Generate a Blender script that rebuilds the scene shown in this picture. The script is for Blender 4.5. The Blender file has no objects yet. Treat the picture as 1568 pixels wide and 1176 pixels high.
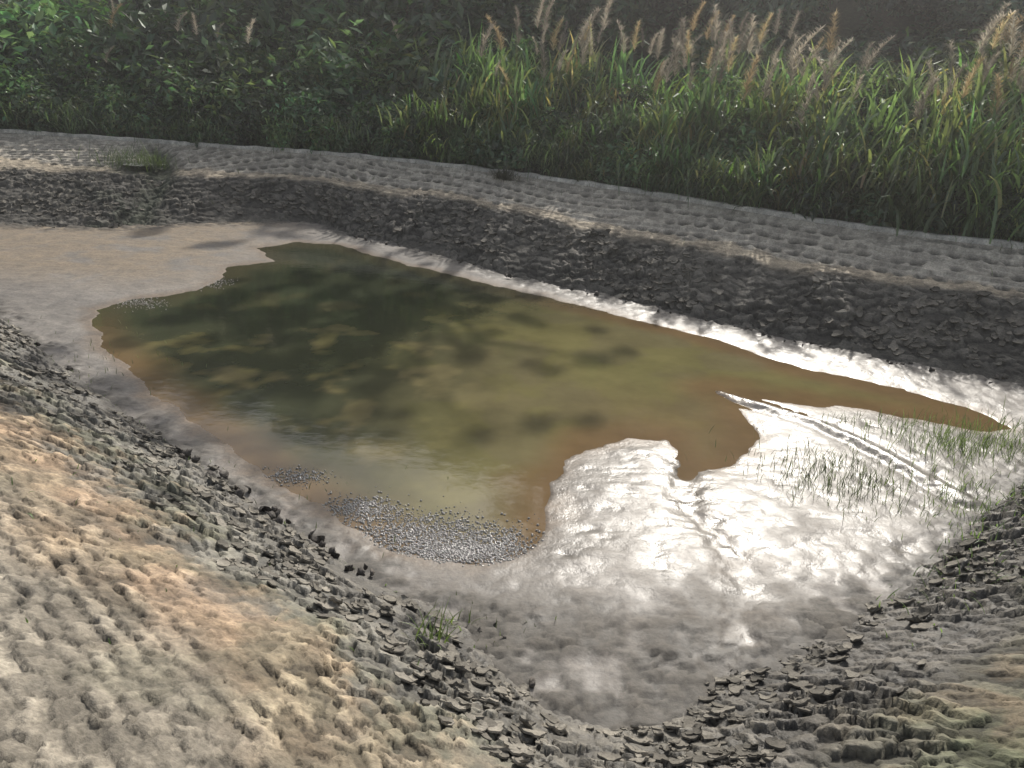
import bpy, math, numpy as np
from mathutils import Matrix, Vector
rng=np.random.default_rng(7)
scene=bpy.context.scene
# ---------------------------------------------------------------- helpers
def hsh(i,j,seed=0):
    i=i.astype(np.int64);j=j.astype(np.int64)
    n=(i*374761393+j*668265263+seed*1274126177)&0xffffffff
    n=((n^(n>>13))*1274126177)&0xffffffff
    n=(n^(n>>16))&0xffffffff
    return n/4294967295.0
def vn(x,y,seed=0):
    xi=np.floor(x);yi=np.floor(y);fx=x-xi;fy=y-yi
    fx=fx*fx*(3-2*fx);fy=fy*fy*(3-2*fy)
    a=hsh(xi,yi,seed);b=hsh(xi+1,yi,seed);c=hsh(xi,yi+1,seed);d=hsh(xi+1,yi+1,seed)
    return (a*(1-fx)+b*fx)*(1-fy)+(c*(1-fx)+d*fx)*fy
def fbm(x,y,seed=0,o=4):
    r=0;a=.5;t=0
    for k in range(o):
        r=r+a*vn(x*2**k+k*17.3,y*2**k-k*9.1,seed+k);t+=a;a*=.5
    return r/t
def cells(x,y,sx,sy,jit=.7,seed=0):
    gx=x/sx;gy=y/sy;r=np.floor(gy)
    f1=np.full(x.shape,9.);f2=np.full(x.shape,9.);cid=np.zeros(x.shape);ox=np.zeros(x.shape);oy=np.zeros(x.shape)
    for dr in(-1,0,1):
        row=r+dr;off=.5*(np.mod(row,2));c=np.floor(gx-off)
        for dc in(-1,0,1):
            col=c+dc
            px=col+.5+off+(hsh(col,row,seed)-.5)*jit;py=row+.5+(hsh(col,row,seed+5)-.5)*jit
            dx=gx-px;dy=gy-py;d=np.sqrt(dx*dx+dy*dy)
            m=d<f1
            f2=np.where(m,f1,np.minimum(f2,d));f1=np.where(m,d,f1)
            cid=np.where(m,hsh(col,row,seed+9),cid);ox=np.where(m,dx,ox);oy=np.where(m,dy,oy)
    return f1,f2,cid,ox,oy
def ss(a,b,x):
    t=np.clip((x-a)/(b-a),0,1);return t*t*(3-2*t)
def mkmesh(name,V,F,mat,col=None,smooth=True,extra=None):
    me=bpy.data.meshes.new(name)
    V=np.asarray(V,dtype=np.float32);F=np.asarray(F,dtype=np.int32)
    k=F.shape[1]
    me.vertices.add(len(V));me.vertices.foreach_set('co',V.ravel())
    me.loops.add(F.size);me.loops.foreach_set('vertex_index',F.ravel())
    me.polygons.add(len(F));me.polygons.foreach_set('loop_start',np.arange(0,F.size,k,dtype=np.int32))
    me.polygons.foreach_set('loop_total',np.full(len(F),k,dtype=np.int32))
    me.polygons.foreach_set('use_smooth',np.full(len(F),smooth))
    me.update(calc_edges=True)
    if col is not None:
        a=me.color_attributes.new('Col','FLOAT_COLOR','POINT')
        c=np.ones((len(V),4),dtype=np.float32);c[:,:col.shape[1]]=np.nan_to_num(col,nan=.3)
        a.data.foreach_set('color',c.ravel())
    if extra:
        for n,v in extra.items():
            a=me.attributes.new(n,'FLOAT','POINT');a.data.foreach_set('value',np.nan_to_num(np.asarray(v,dtype=np.float32).ravel(),nan=.5))
    me.materials.append(mat)
    ob=bpy.data.objects.new(name,me);scene.collection.objects.link(ob);return ob
def gridfaces(nr,nc):
    i=np.arange(nr-1)[:,None]*nc+np.arange(nc-1)[None,:]
    return np.stack([i,i+1,i+nc+1,i+nc],-1).reshape(-1,4)
def mix(a,b,m): return a*(1-m[...,None])+np.asarray(b)*m[...,None]
# ---------------------------------------------------------------- materials
def newmat(name):
    m=bpy.data.materials.new(name);m.use_nodes=True;nt=m.node_tree
    return m,nt,nt.nodes['Principled BSDF']
def link(nt,a,b): nt.links.new(a,b)
def noise_node(nt,scale,detail=5,rough=.6,vec=None):
    n=nt.nodes.new('ShaderNodeTexNoise');n.inputs['Scale'].default_value=scale;n.inputs['Detail'].default_value=detail
    n.inputs['Roughness'].default_value=rough
    if vec is None:
        g=nt.nodes.new('ShaderNodeNewGeometry');vec=g.outputs['Position']
    link(nt,vec,n.inputs['Vector']);return n
def maprange(nt,src,a,b,c,d):
    n=nt.nodes.new('ShaderNodeMapRange');link(nt,src,n.inputs[0])
    for i,v in enumerate((a,b,c,d)): n.inputs[i+1].default_value=v
    return n.outputs[0]
def ground_mat(name,bump_scale=60,bump=.5,dist=.01,rough_attr=True,rough=.8,spec=.5,var=.35,vscale=9):
    m,nt,p=newmat(name)
    at=nt.nodes.new('ShaderNodeAttribute');at.attribute_name='Col'
    n1=noise_node(nt,vscale,4,.7);n2=noise_node(nt,bump_scale,3,.7)
    hs=nt.nodes.new('ShaderNodeHueSaturation');link(nt,at.outputs['Color'],hs.inputs['Color'])
    mu=nt.nodes.new('ShaderNodeMath');mu.operation='MULTIPLY'
    link(nt,maprange(nt,n1.outputs[0],.3,.7,1-var,1+var),mu.inputs[0]);link(nt,maprange(nt,n2.outputs[0],.3,.7,.7,1.3),mu.inputs[1])
    link(nt,mu.outputs[0],hs.inputs['Value'])
    link(nt,hs.outputs[0],p.inputs['Base Color'])
    if rough_attr:
        r=nt.nodes.new('ShaderNodeAttribute');r.attribute_name='rough'
        ad=nt.nodes.new('ShaderNodeMath');ad.operation='ADD';link(nt,r.outputs['Fac'],ad.inputs[0])
        link(nt,maprange(nt,n1.outputs[0],.35,.65,-.08,.08),ad.inputs[1]);link(nt,ad.outputs[0],p.inputs['Roughness'])
    else: p.inputs['Roughness'].default_value=rough
    p.inputs['Specular IOR Level'].default_value=spec
    b=nt.nodes.new('ShaderNodeBump');b.inputs['Strength'].default_value=bump;b.inputs['Distance'].default_value=dist
    link(nt,n2.outputs[0],b.inputs['Height']);link(nt,b.outputs[0],p.inputs['Normal'])
    return m
def leaf_mat(name,trans=.45,gl=.06,rough=.4,tc=(1.5,1.6,.9,1)):
    m=bpy.data.materials.new(name);m.use_nodes=True;nt=m.node_tree;nt.nodes.remove(nt.nodes['Principled BSDF'])
    at=nt.nodes.new('ShaderNodeAttribute');at.attribute_name='Col'
    df=nt.nodes.new('ShaderNodeBsdfDiffuse');link(nt,at.outputs['Color'],df.inputs['Color'])
    tr=nt.nodes.new('ShaderNodeBsdfTranslucent')
    g=nt.nodes.new('ShaderNodeMixRGB');g.blend_type='MULTIPLY';g.inputs[0].default_value=1;g.inputs[2].default_value=tc
    link(nt,at.outputs['Color'],g.inputs[1]);link(nt,g.outputs[0],tr.inputs['Color'])
    mx=nt.nodes.new('ShaderNodeMixShader');mx.inputs[0].default_value=trans
    link(nt,df.outputs[0],mx.inputs[1]);link(nt,tr.outputs[0],mx.inputs[2])
    out=mx.outputs[0]
    if gl>0:
        go=nt.nodes.new('ShaderNodeBsdfGlossy');go.inputs['Roughness'].default_value=rough;go.inputs['Color'].default_value=(.9,.95,.9,1)
        m2=nt.nodes.new('ShaderNodeMixShader');m2.inputs[0].default_value=gl;link(nt,out,m2.inputs[1]);link(nt,go.outputs[0],m2.inputs[2]);out=m2.outputs[0]
    link(nt,out,nt.nodes['Material Output'].inputs['Surface']);return m
M_bank=ground_mat('bank_earth',42,.7,.014)
M_mud=ground_mat('wet_mud',26,.5,.010,var=.22,vscale=3,spec=.7)
M_ground=ground_mat('grassy_soil',20,.8,.03,rough_attr=False,rough=.9)
M_conc=ground_mat('weathered_concrete',40,.4,.01,rough_attr=False,rough=.85)
M_clod=ground_mat('dark_clod',60,.8,.01,rough_attr=False,rough=.75)
M_flake=ground_mat('dry_mud_plate',70,.5,.006,rough_attr=False,rough=.85,spec=.3)
M_leaf=leaf_mat('leaf',.45,.04,.45);M_reed=leaf_mat('reed_blade',.5,.05,.45)
M_plume=leaf_mat('plume_fluff',.5,0,.8,(1.1,1.06,1.0,1))
M_bark=ground_mat('bark',20,.8,.03,rough_attr=False,rough=.9)
# water
M_water,nt,p=newmat('murky_water')
at=nt.nodes.new('ShaderNodeAttribute');at.attribute_name='Col';n=noise_node(nt,1.2,4,.65)
hs=nt.nodes.new('ShaderNodeHueSaturation');link(nt,at.outputs['Color'],hs.inputs['Color'])
link(nt,maprange(nt,n.outputs[0],.3,.7,.8,1.2),hs.inputs['Value']);link(nt,hs.outputs[0],p.inputs['Base Color'])
p.inputs['Roughness'].default_value=.07;p.inputs['IOR'].default_value=1.33;p.inputs['Specular IOR Level'].default_value=.36
n2=noise_node(nt,7,3,.5);b=nt.nodes.new('ShaderNodeBump');b.inputs['Strength'].default_value=.15;b.inputs['Distance'].default_value=.01
link(nt,n2.outputs[0],b.inputs['Height']);link(nt,b.outputs[0],p.inputs['Normal'])
M_foam,nt,p=newmat('foam_bubble');p.inputs['Base Color'].default_value=(.26,.25,.235,1);p.inputs['Roughness'].default_value=.15
p.inputs['Specular IOR Level'].default_value=.8
# ---------------------------------------------------------------- pond outline (metres)
P=[(-11.3,14.0,-14.5,16.5),(-10.2,14.45,-12.2,18.75),(-9.56,14.47,-11.0,18.8),(-7.61,14.68,-8.7,18.5),(-6.4,15.5,-7.2,18.25),
(-4.3,16.2,-5.2,18.05),(-3.3,15.3,-3.2,17.6),(-1.85,14.3,-1.2,16.7),(-.13,12.84,.8,15.5),(1.49,11.79,2.6,14.1),(2.85,10.72,4.25,12.7),
(4.32,9.74,5.8,11.7),(6.01,8.76,7.5,11.0),(7.0,8.15,9.6,10.1),(7.15,7.9,10.2,7.9),(6.2,7.35,8.6,5.6),(4.59,6.30,6.4,4.2),
(3.21,5.08,5.1,3.0),(1.99,4.05,3.9,1.7),(1.25,3.6,2.9,.7),(.85,3.35,.9,-.4),(.3,3.4,-.9,.3),(-.18,4.0,-2.3,1.4),(-.98,4.54,-3.2,2.2),
(-2.23,5.58,-4.4,3.3),(-3.56,6.74,-5.7,4.5),(-5.35,8.37,-7.4,6.1),(-6.43,9.41,-8.6,7.1),(-8.8,11.6,-11,9.5),(-10.8,13.3,-13.8,12)]
P=np.array(P);NP=len(P)
ZR=np.array([1.2]*14+[1.3]+[1.45]*14+[1.3]);WF=np.array([1.]*14+[.5]+[0.]*14+[.5])
PD=np.column_stack([P,ZR,WF])
def bank_u(u):
    i=np.floor(u).astype(int);f=(u-i)[:,None]
    p0,p1,p2,p3=[PD[(i+k)%NP] for k in(-1,0,1,2)]
    c=.5*((2*p1)+(-p0+p2)*f+(2*p0-5*p1+4*p2-p3)*f*f+(-p0+3*p1-3*p2+p3)*f**3)
    c[:,4:]=p1[:,4:]*(1-f)+p2[:,4:]*f
    return c
ub=np.linspace(0,NP,30001);cb=bank_u(ub)
mid=.5*(cb[:,:2]+cb[:,2:4]);sl=np.r_[0,np.cumsum(np.hypot(*np.diff(mid,axis=0).T))]
step=np.where((ub[:-1]>14.5)&(ub[:-1]<28.3),.014,.024)
cnt=np.r_[0,np.cumsum(np.diff(sl)/step)];NS=int(cnt[-1])
us=np.interp(np.linspace(0,cnt[-1],NS),cnt,ub);S=np.interp(us,ub,sl);C=bank_u(us)
def prof(t,wf):
    pf=np.interp(t,[-.08,0,.45,.58,.95,1],[-.08,0.0,.60,.70,.98,1]);pn=np.interp(t,[-.08,0,.5,1],[-.08,0,.54,1])
    return pf*wf+pn*(1-wf)
def bank_pt(u,t):
    c=bank_u(np.atleast_1d(np.asarray(u,float)));t=np.atleast_1d(t)
    xy=c[:,:2]*(1-t[:,None])+c[:,2:4]*t[:,None]
    return np.column_stack([xy,.03+prof(t,c[:,5])*c[:,4]])
NT=225;tt=np.linspace(-.07,1,NT)
Tg,Sg=np.meshgrid(tt,S);Ug=np.repeat(us[:,None],NT,1)
X=C[:,0:1]*(1-Tg)+C[:,2:3]*Tg;Y=C[:,1:2]*(1-Tg)+C[:,3:4]*Tg
W=np.hypot(C[:,2]-C[:,0],C[:,3]-C[:,1])[:,None];wf=C[:,5:6]+0*Tg;zr=C[:,4:5]
Z=.03+prof(Tg,wf)*zr
big=fbm(X*.7,Y*.7,3);med=fbm(X*3,Y*3,11);med2=fbm(X*3+7,Y*3,15);fine=fbm(X*14,Y*14,21,3);vfi=fbm(X*32,Y*32,23,2)
tn=Tg+(big-.5)*.16+(med-.5)*.12
xr=(X-Y)*.7071;yr=(X+Y)*.7071
wx=xr+(med-.5)*.16+(fine-.5)*.09;wy=yr+(med2-.5)*.16+(vfi-.5)*.05
near=1-wf
dd=Tg*W
f1,f2,cid,ox,oy=cells(wx,wy,.13,.095,.9,1)
k1,k2,kid,kx,ky=cells(Sg+(med-.5)*.25+(fine-.5)*.12,dd+(med2-.5)*.2+(vfi-.5)*.05,.19,.125,.9,101)
isf=wf>.5
f1,f2,cid,ox,oy=[np.where(isf,b_,a_) for a_,b_ in((f1,k1),(f2,k2),(cid,kid),(ox,kx),(oy,ky))]
cob=ss(.0,.15,(f2-f1))
right=near*ss(20.6,19.6,Ug)
a_near=np.interp(tn,[-.05,.0,.06,.28,.4,.55,.75,1],[.1,.35,1.1,1.0,.6,.4,.25,.2])+right*.5
a_far=np.interp(tn,[-.05,0,.05,.4,.5,.6,.7,1],[.2,.6,1.5,1.4,.4,.15,.12,.12])
A=a_near*near+a_far*wf
A=A*(.4+.9*ss(.3,.62,fbm(X*1.6,Y*1.6,31)))
curl=np.clip((ox*.5-oy*.9),-.6,.6)
H=A*(cob*(.010+.030*cid)+curl*.026*cob+(fine-.5)*.02)
# scale-like blocks with hollows on the upper near bank
g1,g2,gid,gx,gy=cells(xr+(med-.5)*.10+(fine-.5)*.04,yr+(med2-.5)*.08+(fine-.5)*.035,.150,.105,.42,77)
up_=ss(.40,.56,tn)*near*(.7+.3*ss(.35,.55,fbm(X*1.2,Y*1.2,131)))*(1-.4*right)
crk=ss(0,.11,g2-g1)
H+=up_*(-gy*.034*crk*(.4+.8*gid)-.012*(1-crk)+(vfi-.5)*.014)
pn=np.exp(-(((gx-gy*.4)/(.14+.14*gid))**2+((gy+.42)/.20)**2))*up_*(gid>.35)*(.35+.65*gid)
h1,h2,hid,hx,hy=cells(Sg+.02*np.sin(dd*9),dd+.05*np.sin(Sg*1.3),.25,.33,.14,55)
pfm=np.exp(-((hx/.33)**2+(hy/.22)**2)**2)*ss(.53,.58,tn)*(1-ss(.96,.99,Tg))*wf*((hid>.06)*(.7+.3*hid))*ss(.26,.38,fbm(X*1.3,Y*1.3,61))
st=-.04*np.mod((dd+.05*np.sin(Sg*1.3))/.33,1)*ss(.5,.65,tn)*wf
H=H-.050*pn-.15*pfm+st
H+=(med-.5)*.045+(fine-.5)*.014+(vfi-.5)*.006
gul=np.exp(-((Ug-3.15-.35*np.sin(Tg*3))/.22)**2)*(Tg>0)*(1-ss(.8,1,Tg));H-=.12*gul
H*=ss(1.0,.97,Tg)*.9+.1
Z=Z+H
dark=np.array([.10,.092,.078]);tan=np.array([.310,.240,.163]);gry=np.array([.225,.203,.165]);grn=np.array([.130,.128,.085]);fgr=np.array([.33,.30,.25])
col=np.ones(X.shape+(3,))*dark
cn=mix(col,[.165,.155,.13],ss(.06,.16,tn));cn=mix(cn,grn,ss(.14,.24,tn)*.8*ss(.35,.6,med));cn=mix(cn,tan,ss(.25,.38,tn+(fine-.5)*.2+(med-.5)*.15)*(.6+.4*ss(.35,.6,fbm(X*2,Y*2,19))))
cn=mix(cn,[.32,.215,.14],ss(.5,.7,fbm(X*2.3,Y*2.3,91))*ss(.25,.4,tn)*ss(.75,.5,tn)*.45)
cn=mix(cn,gry,ss(.46,.64,tn)*.95);cn=mix(cn,[.17,.16,.115],ss(.55,.72,fbm(X*1.9,Y*1.9,93))*.45*ss(.1,.3,tn))
cr=mix(np.ones_like(cn)*np.array([.085,.077,.065]),[.11,.105,.07],ss(.2,.4,tn)*ss(.35,.6,big+.1));cr=mix(cr,[.21,.16,.11],ss(.56,.64,med)*ss(.2,.4,tn)*.6)
cr=mix(cr,[.13,.118,.09],ss(.6,.8,tn));cr=mix(cr,[.085,.098,.055],ss(.44,.56,fbm(X*1.4,Y*1.4,95))*.6*ss(.15,.4,tn))
cn=mix(cn,cr,ss(.2,.8,right))
corner=near*np.exp(-((Ug-20.2)/.9)**2);cn=mix(cn,[.13,.12,.10],corner*.9*ss(.95,.6,Tg))
cf=mix(col*.85,[.34,.285,.21],ss(.42,.50,tn));cf=mix(cf,fgr,ss(.55,.60,tn))
cf=mix(cf,[.05,.055,.038],np.clip(gul*1.3+.8*np.exp(-((Ug-3.1)/.5)**2)*ss(.8,.5,Tg)*ss(.35,.55,med),0,1))
cc=mix(cn,cf,wf)
cvar=np.where(A>.5,.5+1.0*cid,.72+.56*cid)
cc=cc*cvar[...,None]*(.75+.5*fine[...,None])*(1+up_*(gid-.5)*.5)[...,None]*(.85+.3*vfi[...,None])
cc=mix(cc,cc*.22,np.clip(pn*.9+pfm*1.5+(1-cob)*np.clip(A,0,1)*.8+(1-crk)*up_*.6,0,1))  # hollows, holes and cracks darkened: soil tone with shade painted in
rough=np.clip(.6+.35*ss(.15,.4,tn),0,1)*near+wf*.85
V=np.stack([X,Y,Z],-1).reshape(-1,3)
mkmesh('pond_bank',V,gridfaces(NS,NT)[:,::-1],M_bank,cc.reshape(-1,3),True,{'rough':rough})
# ---------------------------------------------------------------- thin dry mud plates lying on the banks
def plates():
    Vs=[];Fs=[];Cs=[];o=0;q=5
    gxx,gyy=np.meshgrid(np.linspace(-1,1,q),np.linspace(-1,1,q));gxx=gxx.ravel();gyy=gyy.ravel()
    ff=gridfaces(q,q);ff=np.vstack([ff,ff[:,::-1]+q*q])
    rim=[i for i in range(q-1)]+[i*q+q-1 for i in range(q-1)]+[q*q-1-i for i in range(q-1)]+[(q-1-i)*q for i in range(q-1)]
    side=np.array([[rim[i],rim[i-1],rim[i-1]+q*q,rim[i]+q*q] for i in range(len(rim))]);ff=np.vstack([ff[:,::-1],side])
    dens=np.clip(ss(.0,.05,tn)*ss(.30,.14,tn)*near*(1+.3*right)*ss(14.6,15.5,Ug)*ss(29,27.5,Ug)*1.0+ss(.02,.06,tn)*ss(.46,.38,tn)*wf*.55,0,1)*ss(.36,.58,fbm(X*2.1,Y*2.1,171))
    aw=np.repeat((W*NT**-1*np.gradient(S)[:,None]),NT,1)*dens
    pr=(aw/aw.sum()).ravel();K=3400
    idx=rng.choice(pr.size,K,p=pr)
    dirs=(C[:,2:4]-C[:,:2])/W
    for j,i in enumerate(idx):
        r=i//NT;far=wf.ravel()[i]>.5;s=(.022+.034*rng.random())*(1.35 if far else 1.)
        a=rng.random()*6.283;ca,sa=math.cos(a),math.sin(a)
        rr=1-.28*(np.abs(gxx*gyy))+.25*np.sin(gxx*3+j)*np.cos(gyy*2.5+j*1.7)
        lx=gxx*rr*s*(.8+.6*rng.random());ly=gyy*rr*s*.8
        k=rng.random()**2
        lz=(gxx**2*(.08+.45*k)+gyy**2*.2*k)*s*.8+gxx*s*.35*(rng.random()-.4)
        n=np.array([-dirs[r,0]*.5,-dirs[r,1]*.5,1.]);n+=rng.normal(size=3)*.10;n/=np.linalg.norm(n)
        ax=np.cross([0,1,0.],n);ax/=np.linalg.norm(ax);bx=np.cross(n,ax)
        A1=ax*ca+bx*sa;B1=-ax*sa+bx*ca
        p=V[i]+n*s*.10
        top=p+lx[:,None]*A1+ly[:,None]*B1+lz[:,None]*n
        Vs.append(top);Vs.append(top-n*s*.2);Fs.append(ff+o);o+=2*q*q
        c=np.array([.205,.188,.158])*(.5+.8*rng.random())*(.62 if far else 1.)*(.75 if right.ravel()[i]>.5 else 1)
        Cs.append(np.tile(c,(2*q*q,1)))
    return np.concatenate(Vs),np.concatenate(Fs),np.concatenate(Cs)
v,f,c=plates();mkmesh('cracked_mud_plates',v,f,M_flake,c,False)
# ---------------------------------------------------------------- kerb + surrounding ground
uk=np.linspace(0,NP,1201);ck=bank_u(uk);dr=ck[:,2:4]-ck[:,:2];dr/=np.hypot(*dr.T)[:,None]
prf=[(-.02,-.12),(-.015,.05),(.0,.06),(.13,.06),(.145,.045),(.15,-.1)]
kv=np.stack([np.column_stack([ck[:,2:4]+dr*a,ck[:,4]+.03+b+(vn(uk*9,uk*0,3)-.5)*.03]) for a,b in prf],1)
kcol=np.ones((len(uk)*6,3))*np.array([.42,.40,.36])*(.7+.6*vn(np.repeat(uk,6)*14,np.repeat(uk,6)*0,8))[:,None]
mkmesh('concrete_kerb',kv.reshape(-1,3),gridfaces(len(uk),6)[:,::-1],M_conc,kcol)
def hillh(x,y):
    q=.30*x+.954*y-19.0
    return 60*(1-np.exp(-np.maximum(q-1.5,0)/75))*(1+.25*(fbm(x*.04,y*.04,4,3)-.5)*ss(5,40,q)) 
rad=np.array([0,.3,.8,1.6,2.6,4,6,9,13,18,25,35,50,70,100,150,230,400])
cen=np.array([-1.,9.]);ro=ck[:,2:4]-cen;ro/=np.hypot(*ro.T)[:,None]
w=np.clip(rad/6,0,1)
gxy=ck[:,None,2:4]+(dr[:,None,:]*(1-w[None,:,None])+ro[:,None,:]*w[None,:,None])*rad[None,:,None]
gz=ck[:,4:5]+.0+hillh(gxy[...,0],gxy[...,1])+(fbm(gxy[...,0],gxy[...,1],6)-.5)*.25*np.clip(rad/1.5,0,1)
gz[:,0]=ck[:,4]
gV=np.concatenate([gxy,gz[...,None]],-1).reshape(-1,3)
gc=mix(np.ones((len(gV),3))*np.array([.10,.11,.05]),[.2,.16,.09],ss(.5,.65,fbm(gV[:,0],gV[:,1],9)))
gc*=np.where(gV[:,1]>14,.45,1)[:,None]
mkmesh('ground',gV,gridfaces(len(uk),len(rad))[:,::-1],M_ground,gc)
def gheight(x,y): return 1.2+hillh(x,y)
# ---------------------------------------------------------------- water outline
WP=np.array([(-4.55,11.92),(-4.65,11.14),(-5.31,10.50),(-5.54,9.99),(-5.25,9.34),(-4.54,8.38),(-3.82,7.60),(-3.06,6.87),(-2.51,6.38),(-2.06,5.87),
(-1.64,5.54),(-1.25,5.19),(-.91,4.91),(-.55,4.74),(-.18,4.71),(.14,4.88),(.28,5.06),(.32,5.53),(.41,5.97),(.73,6.62),(1.13,6.95),(1.51,6.92),(1.6,6.59),
(1.65,6.34),(2.02,6.44),(2.46,7.18),(2.42,7.82),(2.25,8.34),(2.96,8.01),(3.86,7.95),(4.29,7.80),(4.85,7.55),(5.19,7.67),(5.03,8.16),(4.24,8.80),(3.32,9.36),
(2.69,10.12),(1.57,10.93),(.09,12.0),(-1.21,12.92),(-2.19,13.6),(-3.33,14.59),(-4.16,14.56),(-4.71,13.98),(-4.10,13.11),(-4.66,12.53)])
def segd(x,y,a,b):
    ab=b-a;t=np.clip(((x-a[0])*ab[0]+(y-a[1])*ab[1])/(ab@ab+1e-12),0,1)
    return np.hypot(x-a[0]-t*ab[0],y-a[1]-t*ab[1])
def sdf(x,y,poly):
    d=np.full(x.shape,99.);ins=np.zeros(x.shape,bool)
    for k in range(len(poly)):
        a=poly[k];b=poly[(k+1)%len(poly)];d=np.minimum(d,segd(x,y,a,b))
        c=((a[1]>y)!=(b[1]>y))&(x<(b[0]-a[0])*(y-a[1])/(b[1]-a[1]+1e-12)+a[0]);ins^=c
    return np.where(ins,-d,d)
def line_d(x,y,pts):
    d=np.full(x.shape,99.)
    for k in range(len(pts)-1): d=np.minimum(d,segd(x,y,np.array(pts[k]),np.array(pts[k+1])))
    return d
gx_=np.arange(-12.5,8.6,.025);gy_=np.arange(3.0,17.,.025)
MX,MY=np.meshgrid(gx_,gy_)
sd=sdf(MX,MY,WP)
wn=fbm(MX*2.2,MY*2.2,40);wn2=fbm(MX*7,MY*7,48,3);sd=sd+((wn-.5)*.32+(wn2-.5)*.10)*ss(0,.5,np.abs(sd)+.25)
f_hi=fbm(MX*9,MY*9,41,4);f_lo=fbm(MX*1.1,MY*1.1,44)
ch1=line_d(MX+(f_hi-.5)*.2,MY+(wn-.5)*.3,[(1.62,6.5),(1.46,5.65),(1.72,4.94),(1.61,4.34),(1.3,3.7)])
ch2=line_d(MX+(f_hi-.5)*.12,MY,[(2.3,8.2),(3.14,7.5),(3.53,6.81),(3.9,5.95)])
delta=ss(-3.5,-6.0,MX)*ss(10.3,12.2,MY)
MZ=np.where(sd>0,.003+.055*(1-np.exp(-sd/.55)),-.14*(1-np.exp(sd/.35)))
rip=fbm(MX*6+wn*4,MY*18,47,3)
nearc=ss(8,5,MY)*ss(-1,.8,MX)
MZ+=np.where(sd>0,ss(0,.3,sd),.3)*((f_hi-.5)*(.016+.006*nearc)+(f_lo-.5)*.03+(rip-.5)*(.008+.007*nearc))
MZ-=.026*np.exp(-(ch1/.13)**2)*(1+1.5*(f_hi-.5))-.020*np.exp(-(ch2/.07)**2)+.022*np.exp(-((ch2-.14)/.06)**2)
toe=bank_u(np.linspace(0,NP,120,endpoint=False))[:,:2]
td=-sdf(MX,MY,toe)
# cracked, lumpy mud at the foot of the banks
c1,c2,c3,c4,c5=cells(MX+(f_hi-.5)*.12,MY+(wn-.5)*.2,.16,.12,.9,201)
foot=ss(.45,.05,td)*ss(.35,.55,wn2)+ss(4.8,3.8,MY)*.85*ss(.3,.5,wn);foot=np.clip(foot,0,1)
ccob=ss(0,.18,c2-c1);MZ+=foot*ccob*(.01+.02*c3)
mc=np.ones(MX.shape+(3,))*np.array([.142,.127,.110])
mc=mix(mc,[.175,.158,.138],ss(.45,.65,f_lo)*.6)
mc=mix(mc,[.19,.148,.10],delta*.85*ss(.3,.6,wn+.1))
mc=mix(mc,[.12,.082,.048],ss(.24,.0,sd)*.85)
mc=mix(mc,[.08,.063,.045],np.exp(-(ch1/.26)**2)*.85)
mc=mix(mc,[.085,.073,.058],nearc*ss(.46,.60,wn)*.75)
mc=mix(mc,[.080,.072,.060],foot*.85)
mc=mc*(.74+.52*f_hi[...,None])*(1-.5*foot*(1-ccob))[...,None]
mr=.47-.06*ss(1.2,.1,sd)+.18*delta+.18*foot+.14*ss(1.,-2.,MX)+.16*ss(5.1,4.1,MY)
mr=mr-.10*np.exp(-(ch1/.25)**2)-.14*np.exp(-(ch2/.12)**2)+.08*ss(9,12,MY)
mr=np.clip(mr+(f_hi-.5)*.3,.2,1)
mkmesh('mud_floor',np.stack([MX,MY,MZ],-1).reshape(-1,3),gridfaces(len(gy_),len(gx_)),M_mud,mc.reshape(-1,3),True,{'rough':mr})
# water surface
wx_=np.arange(-6.4,6.2,.05);wy_=np.arange(3.6,15.5,.05);AX,AY=np.meshgrid(wx_,wy_)
s2=sdf(AX,AY,WP);n_=fbm(AX*1.5,AY*1.5,60);shade_n=fbm(AX*2.6,AY*2.6,66)
wc=np.ones(AX.shape+(3,))*np.array([.130,.112,.056])
wc=mix(wc,[.145,.130,.052],ss(.45,.6,n_)*.7)
wc=mix(wc,[.138,.086,.043],ss(-.6,-.05,s2+(n_-.5)*.5)*.85)
wc=mix(wc,[.132,.088,.045],ss(.2,1.6,AX)*ss(8.6,7.2,AY)*.5)
wc=mix(wc,[.042,.045,.026],ss(9.5,12.5,AY-.35*AX)*.85)  # far water darkened in colour for hill reflection and shade
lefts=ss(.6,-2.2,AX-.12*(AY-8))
wc=mix(wc,[.033,.039,.023],lefts*ss(.36,.58,shade_n+.12*lefts)*ss(-.15,-.6,s2)*.9)  # blotchy tree shade painted dark into the left water colour
mkmesh('water',np.stack([AX,AY,0*AX],-1).reshape(-1,3),gridfaces(len(wy_),len(wx_)),M_water,wc.reshape(-1,3))
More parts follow.
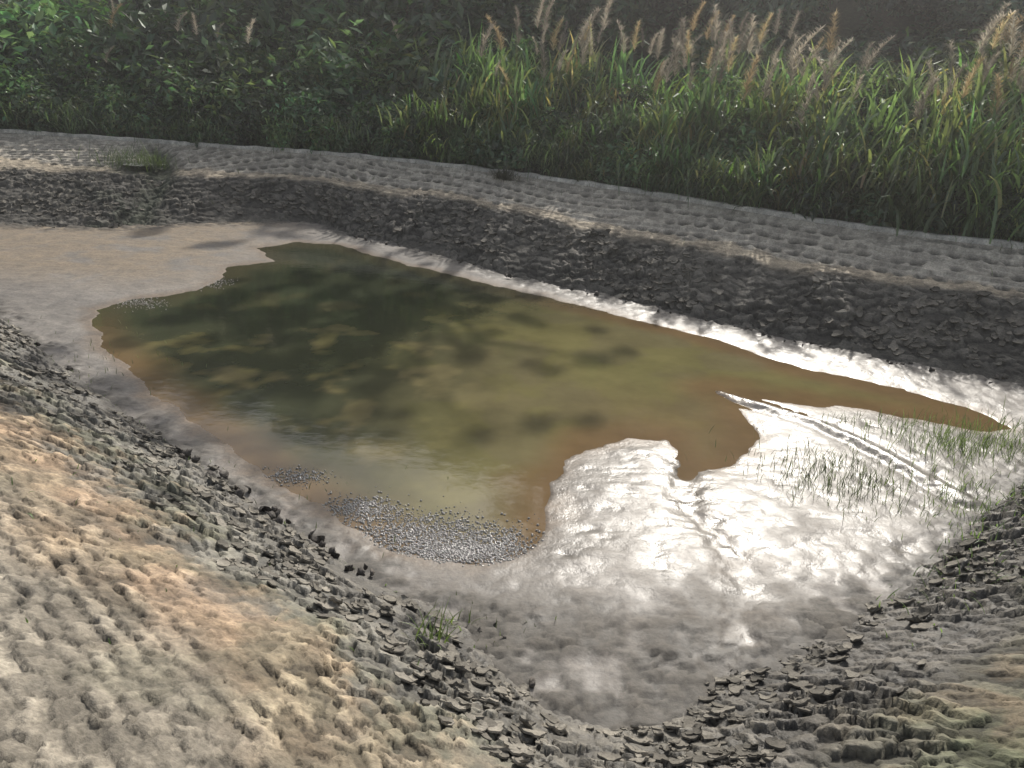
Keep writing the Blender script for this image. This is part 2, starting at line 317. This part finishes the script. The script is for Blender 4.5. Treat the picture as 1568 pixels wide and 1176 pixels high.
# ---------------------------------------------------------------- vegetation tools
def rotz(a):
    c,s=np.cos(a),np.sin(a);o=np.zeros((len(a),3,3));o[:,0,0]=c;o[:,0,1]=-s;o[:,1,0]=s;o[:,1,1]=c;o[:,2,2]=1;return o
def ribbons(base,dirh,L,width,lean,droop,nseg=5,col=None):
    n=len(base);t=np.linspace(0,1,nseg+1)[None,:]
    th=lean[:,None]+droop[:,None]*t**1.6
    ds=L[:,None]/nseg
    hx=np.cumsum(np.sin(th)*ds,1)-np.sin(th[:,:1])*ds;hz=np.cumsum(np.cos(th)*ds,1)-np.cos(th[:,:1])*ds
    cx=base[:,0:1]+hx*np.cos(dirh)[:,None];cy=base[:,1:2]+hx*np.sin(dirh)[:,None];cz=base[:,2:3]+hz
    wd=width[:,None]*(np.minimum(1,.45+t*2.2))*(1-t**2.2*.96)*.5
    tw=dirh[:,None]+math.pi/2+(rng.random((n,1))-.5)*1.2
    px=np.cos(tw)*wd;py=np.sin(tw)*wd
    A=np.stack([cx-px,cy-py,cz],-1);B=np.stack([cx+px,cy+py,cz],-1)
    V=np.stack([A,B],2).reshape(n,-1,3)
    k=np.arange(nseg);f=np.stack([2*k,2*k+1,2*k+3,2*k+2],-1)
    F=(f[None]+(np.arange(n)*2*(nseg+1))[:,None,None]).reshape(-1,4)
    cc=None
    if col is not None: cc=np.repeat(col,2*(nseg+1),0)
    return V.reshape(-1,3),F,cc
def scatter(V,F,C,pos,ang,scl,tint):
    K=len(pos);R=rotz(ang);s=np.asarray(scl)[:,None]*np.ones((1,3)) if np.ndim(scl)==1 else scl
    VV=np.einsum('kij,nj->kni',R,V)*s[:,None,:]+pos[:,None,:]
    FF=F[None]+(np.arange(K)*len(V))[:,None,None]
    CC=C[None]*tint[:,None,:]
    return VV.reshape(-1,3),FF.reshape(-1,F.shape[1]),CC.reshape(-1,3)
def merge(parts):
    Vs,Fs,Cs=[],[],[];o=0
    for v,f,c in parts:
        Vs.append(v);Fs.append(f+o);Cs.append(c);o+=len(v)
    return np.concatenate(Vs),np.concatenate(Fs),np.concatenate(Cs)
def leafclump(n,rx,rz,lsz,shell=.55,up=.5,asp=.45):
    d=rng.normal(size=(n,3));d/=np.linalg.norm(d,axis=1)[:,None];d[:,2]=np.abs(d[:,2])*1.0-.15
    ph=rng.random(3)*6
    r=(shell+(1-shell)*rng.random(n))*(.75+.45*np.sin(d[:,0]*5+ph[0])*np.sin(d[:,1]*6+ph[1])*np.sin(d[:,2]*5+ph[2]))
    c=d*r[:,None]*np.array([rx,rx,rz])
    nrm=d+rng.normal(size=(n,3))*.6+np.array([0,0,up]);nrm/=np.linalg.norm(nrm,axis=1)[:,None]
    a=np.cross(nrm,rng.normal(size=(n,3)));a/=np.linalg.norm(a,axis=1)[:,None];b=np.cross(nrm,a)
    L=lsz*(.6+.8*rng.random(n))[:,None]
    V=np.stack([c-a*L*.5,c+b*L*asp*.5,c+a*L*.5-nrm*L*.15,c-b*L*asp*.5],1).reshape(-1,3)
    F=np.arange(4*n).reshape(n,4)
    C=np.repeat((.5+1.0*rng.random((n,1)))*np.array([[1,1,1]])*(1+.15*rng.normal(size=(n,3))*np.array([[1,.3,.5]])),4,0)
    return V,F,np.clip(C,.2,2)
def reedclump(n,h,spread,wd=.032):
    base=np.column_stack([rng.normal(size=(n,2))*spread,rng.random(n)*h*.62])
    L=h*(.40+.35*rng.random(n));L=np.where(base[:,2]>h*.15,L*.62,L)
    col=np.ones((n,3))*(.5+1.0*rng.random((n,1)));k=rng.random(n)<.12;col[k]*=np.array([1.9,1.4,1.4])
    return ribbons(base,rng.random(n)*6.283,L,wd*(.6+.8*rng.random(n)),.08+.45*rng.random(n),.5+1.7*rng.random(n)**1.2,4,col)
def along(n,u0,u1,b0,b1,pw=1.):
    u=u0+(u1-u0)*rng.random(n);c=bank_u(u);d=c[:,2:4]-c[:,:2];d/=np.hypot(*d.T)[:,None]
    o=b0+(b1-b0)*rng.random(n)**pw
    xy=c[:,2:4]+d*o[:,None];return xy,o,u
# reeds / tall grass on the far rim: height envelope rises away from the rim
GR=np.array([.110,.165,.080])
parts=[]
temps=[reedclump(70,1.0,.15,.036) for _ in range(5)]
for i,(v,f,c) in enumerate(temps):
    n=150;xy,o,u=along(n,6.2,14.6,.25,5.2)
    z=gheight(xy[:,0],xy[:,1])
    patch=vn(xy[:,0]*.9,xy[:,1]*.9,33)
    hgt=np.minimum(.95+.64*o,2.7)*(.75+.45*rng.random(n))*(.65+.55*patch)
    sc=np.column_stack([.55+.45*hgt,.55+.45*hgt,hgt])
    br=(.45+1.25*vn(xy[:,0]*.8,xy[:,1]*.8,90))[:,None]
    tint=br*GR*(1+.1*rng.normal(size=(n,3)))*np.where((rng.random(n)<.2)[:,None],np.array([[1.35,1.1,1.0]]),1)
    parts.append(scatter(v,f,c,np.column_stack([xy,z-.05]),rng.random(n)*6.28,sc,tint))
for i in range(2):
    v,f,c=reedclump(50,1.0,.2,.018);n=180;xy,o,u=along(n,0,14.6,.2,1.3)
    parts.append(scatter(v,f,c*GR,np.column_stack([xy,gheight(xy[:,0],xy[:,1])-.03]),rng.random(n)*6.28,.5+.6*rng.random(n),(.4+.7*rng.random((n,1)))*np.ones((1,3))))
V_,F_,Cc=merge(parts);mkmesh('reed_thicket',V_,F_,M_reed,np.clip(Cc,.005,.6),False)
# broad-leaf weeds at the rim and among the reeds
parts=[]
for i in range(4):
    v,f,c=leafclump(330,.5,.75,.115,.4,.4,.5);n=280
    xy,o,u=along(n,-.5,14.6,.3,4.4,1.1);z=gheight(xy[:,0],xy[:,1])
    k=rng.random(n)
    parts.append(scatter(v,f,c*np.array([.092,.145,.072]),np.column_stack([xy,z+.05+.60*o*k]),rng.random(n)*6.28,.5+.7*rng.random(n),(.35+1.15*rng.random((n,1)))*(1+.08*rng.normal(size=(n,3)))))
V_,F_,Cc=merge(parts);mkmesh('weed_undergrowth',V_,F_,M_leaf,np.clip(Cc,.005,.5),False)
# shrub thicket left and behind
parts=[]
for i in range(5):
    v,f,c=leafclump(700,1.0,1.25,.155,.35,.4,.42);n=90
    xy,o,u=along(n,-1.8,13.,.9,7.5);z=gheight(xy[:,0],xy[:,1])
    br=(.30+1.1*rng.random((n,1))**1.3)*np.where(u<2.3,1.5,1.)[:,None]
    sc=np.clip(.5+.38*o,.5,2.1)*(.7+.55*rng.random(n))*np.where(u>6.5,.68,1)
    parts.append(scatter(v,f,c*np.array([.078,.125,.062]),np.column_stack([xy,z+.3+.25*o*rng.random(n)]),rng.random(n)*6.28,sc,br*(1+.1*rng.normal(size=(n,3)))))
V_,F_,Cc=merge(parts);mkmesh('shrub_thicket',V_,F_,M_leaf,np.clip(Cc,.005,.5),False)
# hillside forest
parts=[]
def hill(n,r0,r1,qa,qb,v,f,c,s0,s1,lift):
    a=rng.random(n)*1.9-.95;r=r0+(r1-r0)*rng.random(n)**1.2
    x=np.sin(a)*r;y=np.cos(a)*r+1;q=(.30*x+.954*y-19.0);k=(q>qa)&(q<qb);x,y=x[k],y[k];n=len(x)
    z=gheight(x,y);side=ss(-.1,.6,x/np.maximum(y,1))[:,None];hz=np.clip((np.hypot(x,y)-22)/60,0,1)[:,None]
    base=np.array([.080,.125,.066])*(1-side)+np.array([.110,.150,.115])*side
    base=base*(1-hz)+np.array([.13,.17,.145])*hz  # paler bluish leaves to the right and far off: haze painted into colour
    br=(.30+1.15*rng.random((n,1)))
    return scatter(v,f,c,np.column_stack([x,y,z+lift*rng.random(n)]),rng.random(n)*6.28,(s0+(s1-s0)*rng.random(n)),br*base)
for i in range(5):
    v,f,c=leafclump(700,1.0,1.2,.17,.45,.4,.42);parts.append(hill(230,19,36,3.0,15,v,f,c,.8,1.8,2.4))
    v,f,c=leafclump(260,1.0,1.2,.28,.45,.4,.5);parts.append(hill(150,30,110,13,120,v,f,c,2.,4.2,2))
V_,F_,Cc=merge(parts);mkmesh('forest_hillside',V_,F_,M_leaf,np.clip(Cc,.005,.5),False)
# plumes
def plume(n=230,L=.55):
    t=rng.random(n);bend=.1+.6*rng.random();ax=np.column_stack([bend*t**2*L,0*t,L*t])
    ang=rng.random(n)*6.283;l=(.19*(1-.6*t)+.03)*(.6+.7*rng.random(n))
    V,F,_=ribbons(ax,ang,l,np.full(n,.012),.25+.5*rng.random(n),.4+.9*rng.random(n),2)
    return V,F,np.repeat((.6+.8*rng.random((n,1)))*np.ones((1,3)),6,0)
parts=[];sp=[]
for i in range(8):
    v,f,c=plume();n=25
    if i<6:
        cu=7.0+6.6*rng.random(6);kk=rng.integers(0,6,n);u=cu[kk]+.2*rng.normal(size=n)
    elif i==6: u=7+6*rng.random(n)
    else: n=18;u=2.5+12*rng.random(n)
    cc_=bank_u(u);dd_=cc_[:,2:4]-cc_[:,:2];dd_/=np.hypot(*dd_.T)[:,None];o=1.1+3.1*rng.random(n);xy=cc_[:,2:4]+dd_*o[:,None]
    z=1.2+np.minimum(1.1+.58*o,2.7)*.85+.75*(rng.random(n)-.28)
    sc=.55+.7*rng.random(n);an=rng.normal(size=n)*1.6
    tc=np.array([.50,.46,.39])*(.5+.75*rng.random((n,1)))*np.where((rng.random((n,1))<.2),np.array([[1.3,1.15,.85]]),1)
    parts.append(scatter(v,f,c,np.column_stack([xy,z]),an,sc,tc))
    b=np.column_stack([xy,np.full(n,1.5)]);V_,F_,cc1=ribbons(b,an,z-1.48,np.full(n,.012),np.zeros(n),np.zeros(n),3,np.ones((n,3))*np.array([.22,.2,.1]));sp.append((V_,F_,cc1))
V_,F_,Cc=merge(parts+sp);mkmesh('reed_plumes',V_,F_,M_plume,np.clip(Cc,.01,.75),False)
# ---------------------------------------------------------------- tree (crown above the frame, dapples the water)
tree=bpy.data.objects.new('broadleaf_tree',None);scene.collection.objects.link(tree)
tc=np.array([2.4,23.6,11.9]);tb=np.array([2.0,24.2,gheight(2.0,24.2)-.2])
def tube(pts,r,seg=8):
    pts=np.array(pts,float);V=[];n=len(pts)
    for k in range(n):
        d=pts[min(k+1,n-1)]-pts[max(k-1,0)];d/=np.linalg.norm(d);a=np.cross(d,[.3,.9,.1]);a/=np.linalg.norm(a);b=np.cross(d,a)
        for q in range(seg):
            g=6.2832*q/seg;V.append(pts[k]+(a*math.cos(g)+b*math.sin(g))*r[k])
    F=[[k*seg+q,k*seg+(q+1)%seg,(k+1)*seg+(q+1)%seg,(k+1)*seg+q] for k in range(n-1) for q in range(seg)]
    return np.array(V),np.array(F),np.ones((len(V),3))*np.array([.09,.075,.055])
parts=[tube([tb,tb+[.1,0,2],tc+[-.2,.1,-2.5],tc+[0,0,1.5]],[.24,.2,.13,.04])]
cent=[]
for k in range(300):
    d=rng.normal(size=3);d/=np.linalg.norm(d);rr=rng.random()**.45
    c=tc+d*rr*np.array([3.5,2.4,3.6])
    if c[0]>tc[0]-.3 and rng.random()<.65: continue
    cent.append(c)
for c in cent[::4]: parts.append(tube([tc+[0,0,-2.2+.3*rng.random()],(tc+c)/2+[0,0,-.4],c],[.07,.04,.012],5))
V_,F_,Cc=merge(parts);o=mkmesh('trunk_and_limbs',V_,F_,M_bark,Cc);o.parent=tree
cent=np.array(cent);parts=[]
v,f,c=leafclump(150,.36,.26,.13,.1,.6,.55)
parts.append(scatter(v,f,c*np.array([.06,.11,.035]),cent,rng.random(len(cent))*6.28,.55+.6*rng.random(len(cent)),np.ones((len(cent),3))))
V_,F_,Cc=merge(parts);o=mkmesh('leaf_crown',V_,F_,M_leaf,Cc,False);o.parent=tree
# ---------------------------------------------------------------- small things
import bmesh
def ico(sub):
    bm=bmesh.new();bmesh.ops.create_icosphere(bm,subdivisions=sub,radius=1);V=np.array([v.co[:] for v in bm.verts]);F=np.array([[v.index for v in f.verts] for f in bm.faces]);bm.free();return V,F
iv,iff=ico(3)
def lump(s,k,asp=(1,.8,.75)):
    n=(fbm(iv[:,0]*2.1+k*3.3,iv[:,1]*2.1+iv[:,2]*2.7,k%97,3)-.5)
    v=iv*(1+1.5*n)[:,None]*np.array(asp)*s
    v[:,1]+=v[:,2]**2/s*.5*asp[0]
    a=k*2.4;c_,s_=math.cos(a),math.sin(a)
    return np.column_stack([v[:,0]*c_-v[:,1]*s_,v[:,0]*s_+v[:,1]*c_,v[:,2]])
parts=[]
clp=[(-2.83,6.1),(-2.62,5.95),(-2.35,5.62),(-2.28,5.66),(-2.05,5.42),(-1.85,5.2),(-1.72,5.12),(-1.6,5.02),(-1.3,4.78),(-1.22,4.72),(-1.12,4.66),(-1.0,4.5),(-1.45,4.9),(-.1,3.95)]
for j,(x,y) in enumerate(clp):
    for q in range(3):
        s=.018+.024*rng.random();dx,dy=rng.normal(size=2)*.05
        parts.append((lump(s,j*3+q,(1,.38,.9+.5*rng.random()))+np.array([x+dx,y+dy,.05+s*.5]),iff,np.ones((len(iv),3))*np.array([.06,.052,.045])))
for k in range(110):
    if k<100: u=5.5+8.*rng.random();t=-.06+.10*rng.random();s=.015+.03*rng.random()**2
    else: u=20+8*rng.random();t=-.01+.03*rng.random();s=.02+.02*rng.random()
    p=bank_pt(u,t)[0]
    parts.append((lump(s,k+20,(1,.45,.8))+np.array([p[0],p[1],max(p[2],.05)+s*.35]),iff,np.ones((len(iv),3))*np.array([.065,.056,.047])*(.7+.9*rng.random())))
V_,F_,Cc=merge(parts);mkmesh('mud_clods',V_,F_,M_clod,Cc)
# foam bubbles floating along the near shore
iv1,if1=ico(1);pts=[]
cc_=[(-.55,5.05,.62,.30,3600),(-1.1,5.4,.28,.18,900),(-1.75,5.85,.25,.12,420),(-.05,4.95,.3,.2,900),(-.35,4.85,.4,.12,1300),(-5.2,10.4,.4,.25,350),(-4.6,11.6,.3,.3,250)]
for x,y,sx,sy,n in cc_: pts.append(np.column_stack([x+rng.normal(size=n)*sx*.55,y+rng.normal(size=n)*sy*.55]))
pts=np.concatenate(pts);k=sdf(pts[:,0],pts[:,1],WP)<.03;pts=pts[k];r=.004+.009*rng.random(len(pts))**2
VV=iv1[None]*r[:,None,None]+np.column_stack([pts,r*.2])[:,None,:];FF=if1[None]+(np.arange(len(pts))*len(iv1))[:,None,None]
mkmesh('foam_bubbles',VV.reshape(-1,3),FF.reshape(-1,3),M_foam)
# grass sprouts in the mud, weeds on bank
def sprouts(n,cx,cy,sx,sy,h,rot=0,col=(.085,.105,.055)):
    a=rng.normal(size=n)*sx;b=rng.normal(size=n)*sy;x=cx+a*math.cos(rot)-b*math.sin(rot);y=cy+a*math.sin(rot)+b*math.cos(rot)
    return ribbons(np.column_stack([x,y,np.full(n,.03)]),rng.random(n)*6.28,h*(.5+.8*rng.random(n)),np.full(n,.0075),.05+.3*rng.random(n),.2+.5*rng.random(n),3,np.ones((n,3))*np.array(col)*(.6+.8*rng.random((n,1))))
G2=(.11,.15,.06)
parts=[sprouts(560,2.9,6.25,.36,.28,.14),sprouts(480,4.25,7.05,.38,.28,.16,0,G2),sprouts(460,5.0,7.2,.5,.25,.18,0,G2),sprouts(260,3.8,5.95,.35,.15,.12,.7,G2),sprouts(60,-.1,3.95,.25,.15,.08),sprouts(60,3.7,7.5,.3,.1,.1),sprouts(120,-4.8,7.9,.5,.5,.07),sprouts(60,-2,5.3,.6,.5,.06)]
def bankweed(u,t,n,s,h,col):
    uu=u+rng.normal(size=n)*s;q=bank_pt(uu,np.clip(t+rng.normal(size=n)*s*.25,0.,.97))
    return ribbons(q,rng.random(n)*6.28,h*(.4+.8*rng.random(n)),np.full(n,.009),.1+.6*rng.random(n),.3+1.*rng.random(n),4,np.ones((n,3))*np.array(col)*(.6+.8*rng.random((n,1))))
w2=[bankweed(21.9,.12,26,.06,.24,(.13,.18,.05)),bankweed(22.1,.02,20,.1,.14,(.12,.16,.05)),bankweed(3.0,.62,260,.2,.55,(.06,.085,.035)),bankweed(3.4,.6,200,.14,.4,(.07,.10,.035)),bankweed(7.45,.9,260,.05,.35,(.05,.05,.035)),
 bankweed(16.3,.10,420,.35,.16,(.12,.18,.06)),bankweed(17.2,.1,120,.25,.12,(.13,.19,.06)),bankweed(26.5,.2,160,.9,.07,(.10,.15,.05)),bankweed(24.5,.22,260,1.2,.05,(.10,.15,.05)),bankweed(12.5,.98,60,1.,.15,(.1,.14,.05)),bankweed(5.5,.95,120,2.,.18,(.07,.09,.04))]
v,f,c=merge(parts);mkmesh('grass_sprouts',v,f,M_reed,c,False)
v,f,c=merge(w2);mkmesh('bank_weeds',v,f,M_reed,c,False)
# inlet puddle
pp=bank_pt([3.15],[.62])[0];n=40;g=np.linspace(0,6.283,n,endpoint=False);rr=1+.25*np.sin(g*3)+.15*np.sin(g*5+1)
pv=np.column_stack([pp[0]+.42*rr*np.cos(g),pp[1]+.28*rr*np.sin(g),np.full(n,pp[2]+.03)]);pv=np.vstack([pv,[pp[0],pp[1],pp[2]+.03]])
pf=np.array([[i,(i+1)%n,n] for i in range(n)])
mkmesh('inlet_puddle',pv,pf,M_water,np.ones((n+1,3))*np.array([.3,.3,.28]))
# ---------------------------------------------------------------- thin haze (real homogeneous scattering air)
m=bpy.data.materials.new('haze_air');m.use_nodes=True;nt=m.node_tree;nt.nodes.remove(nt.nodes['Principled BSDF'])
vs=nt.nodes.new('ShaderNodeVolumeScatter');vs.inputs['Density'].default_value=.0036;vs.inputs['Anisotropy'].default_value=.65
nt.links.new(vs.outputs[0],nt.nodes['Material Output'].inputs['Volume'])
bv=np.array([(x,y,z) for x in(-60,60) for y in(-15,110) for z in(-2,45)],float)
bf=np.array([[0,1,3,2],[4,6,7,5],[0,4,5,1],[2,3,7,6],[0,2,6,4],[1,5,7,3]])
mkmesh('haze',bv,bf,m,None,False)
# ---------------------------------------------------------------- light
EL,AZ=38,17
w=bpy.data.worlds.new('World');scene.world=w;w.use_nodes=True;nt=w.node_tree
sky=nt.nodes.new('ShaderNodeTexSky');sky.sky_type='NISHITA';sky.sun_disc=False;sky.sun_elevation=math.radians(EL);sky.sun_rotation=math.radians(AZ)
sky.air_density=1.2;sky.dust_density=4
hs=nt.nodes.new('ShaderNodeHueSaturation');hs.inputs['Saturation'].default_value=.5;nt.links.new(sky.outputs[0],hs.inputs['Color'])
bg=nt.nodes['Background'];nt.links.new(hs.outputs[0],bg.inputs[0]);bg.inputs[1].default_value=.15
sl_=bpy.data.lights.new('sun','SUN');sl_.energy=4.9;sl_.angle=math.radians(.55);sl_.color=(1,.945,.86)
so=bpy.data.objects.new('sun',sl_);scene.collection.objects.link(so)
d=Vector((math.sin(math.radians(AZ))*math.cos(math.radians(EL)),math.cos(math.radians(AZ))*math.cos(math.radians(EL)),math.sin(math.radians(EL))))
so.rotation_euler=d.to_track_quat('Z','Y').to_euler()
scene.view_settings.view_transform='Standard';scene.view_settings.look='None';scene.view_settings.exposure=0
# ---------------------------------------------------------------- camera
p,r=math.radians(22),math.radians(3)
Hh=Vector((1,0,0));Vv=Vector((0,math.sin(p),math.cos(p)));Fw=Vector((0,math.cos(p),-math.sin(p)))
right_=Hh*math.cos(r)+Vv*math.sin(r);up=-Hh*math.sin(r)+Vv*math.cos(r)
cam=bpy.data.cameras.new('camera');cam.sensor_width=36;cam.lens=36*1220/1568;cam.clip_end=2000;cam.clip_start=.05
co=bpy.data.objects.new('camera',cam);scene.collection.objects.link(co)
m=Matrix((( right_.x,up.x,-Fw.x,0),(right_.y,up.y,-Fw.y,0),(right_.z,up.z,-Fw.z,3.3),(0,0,0,1)))
co.matrix_world=m;scene.camera=co
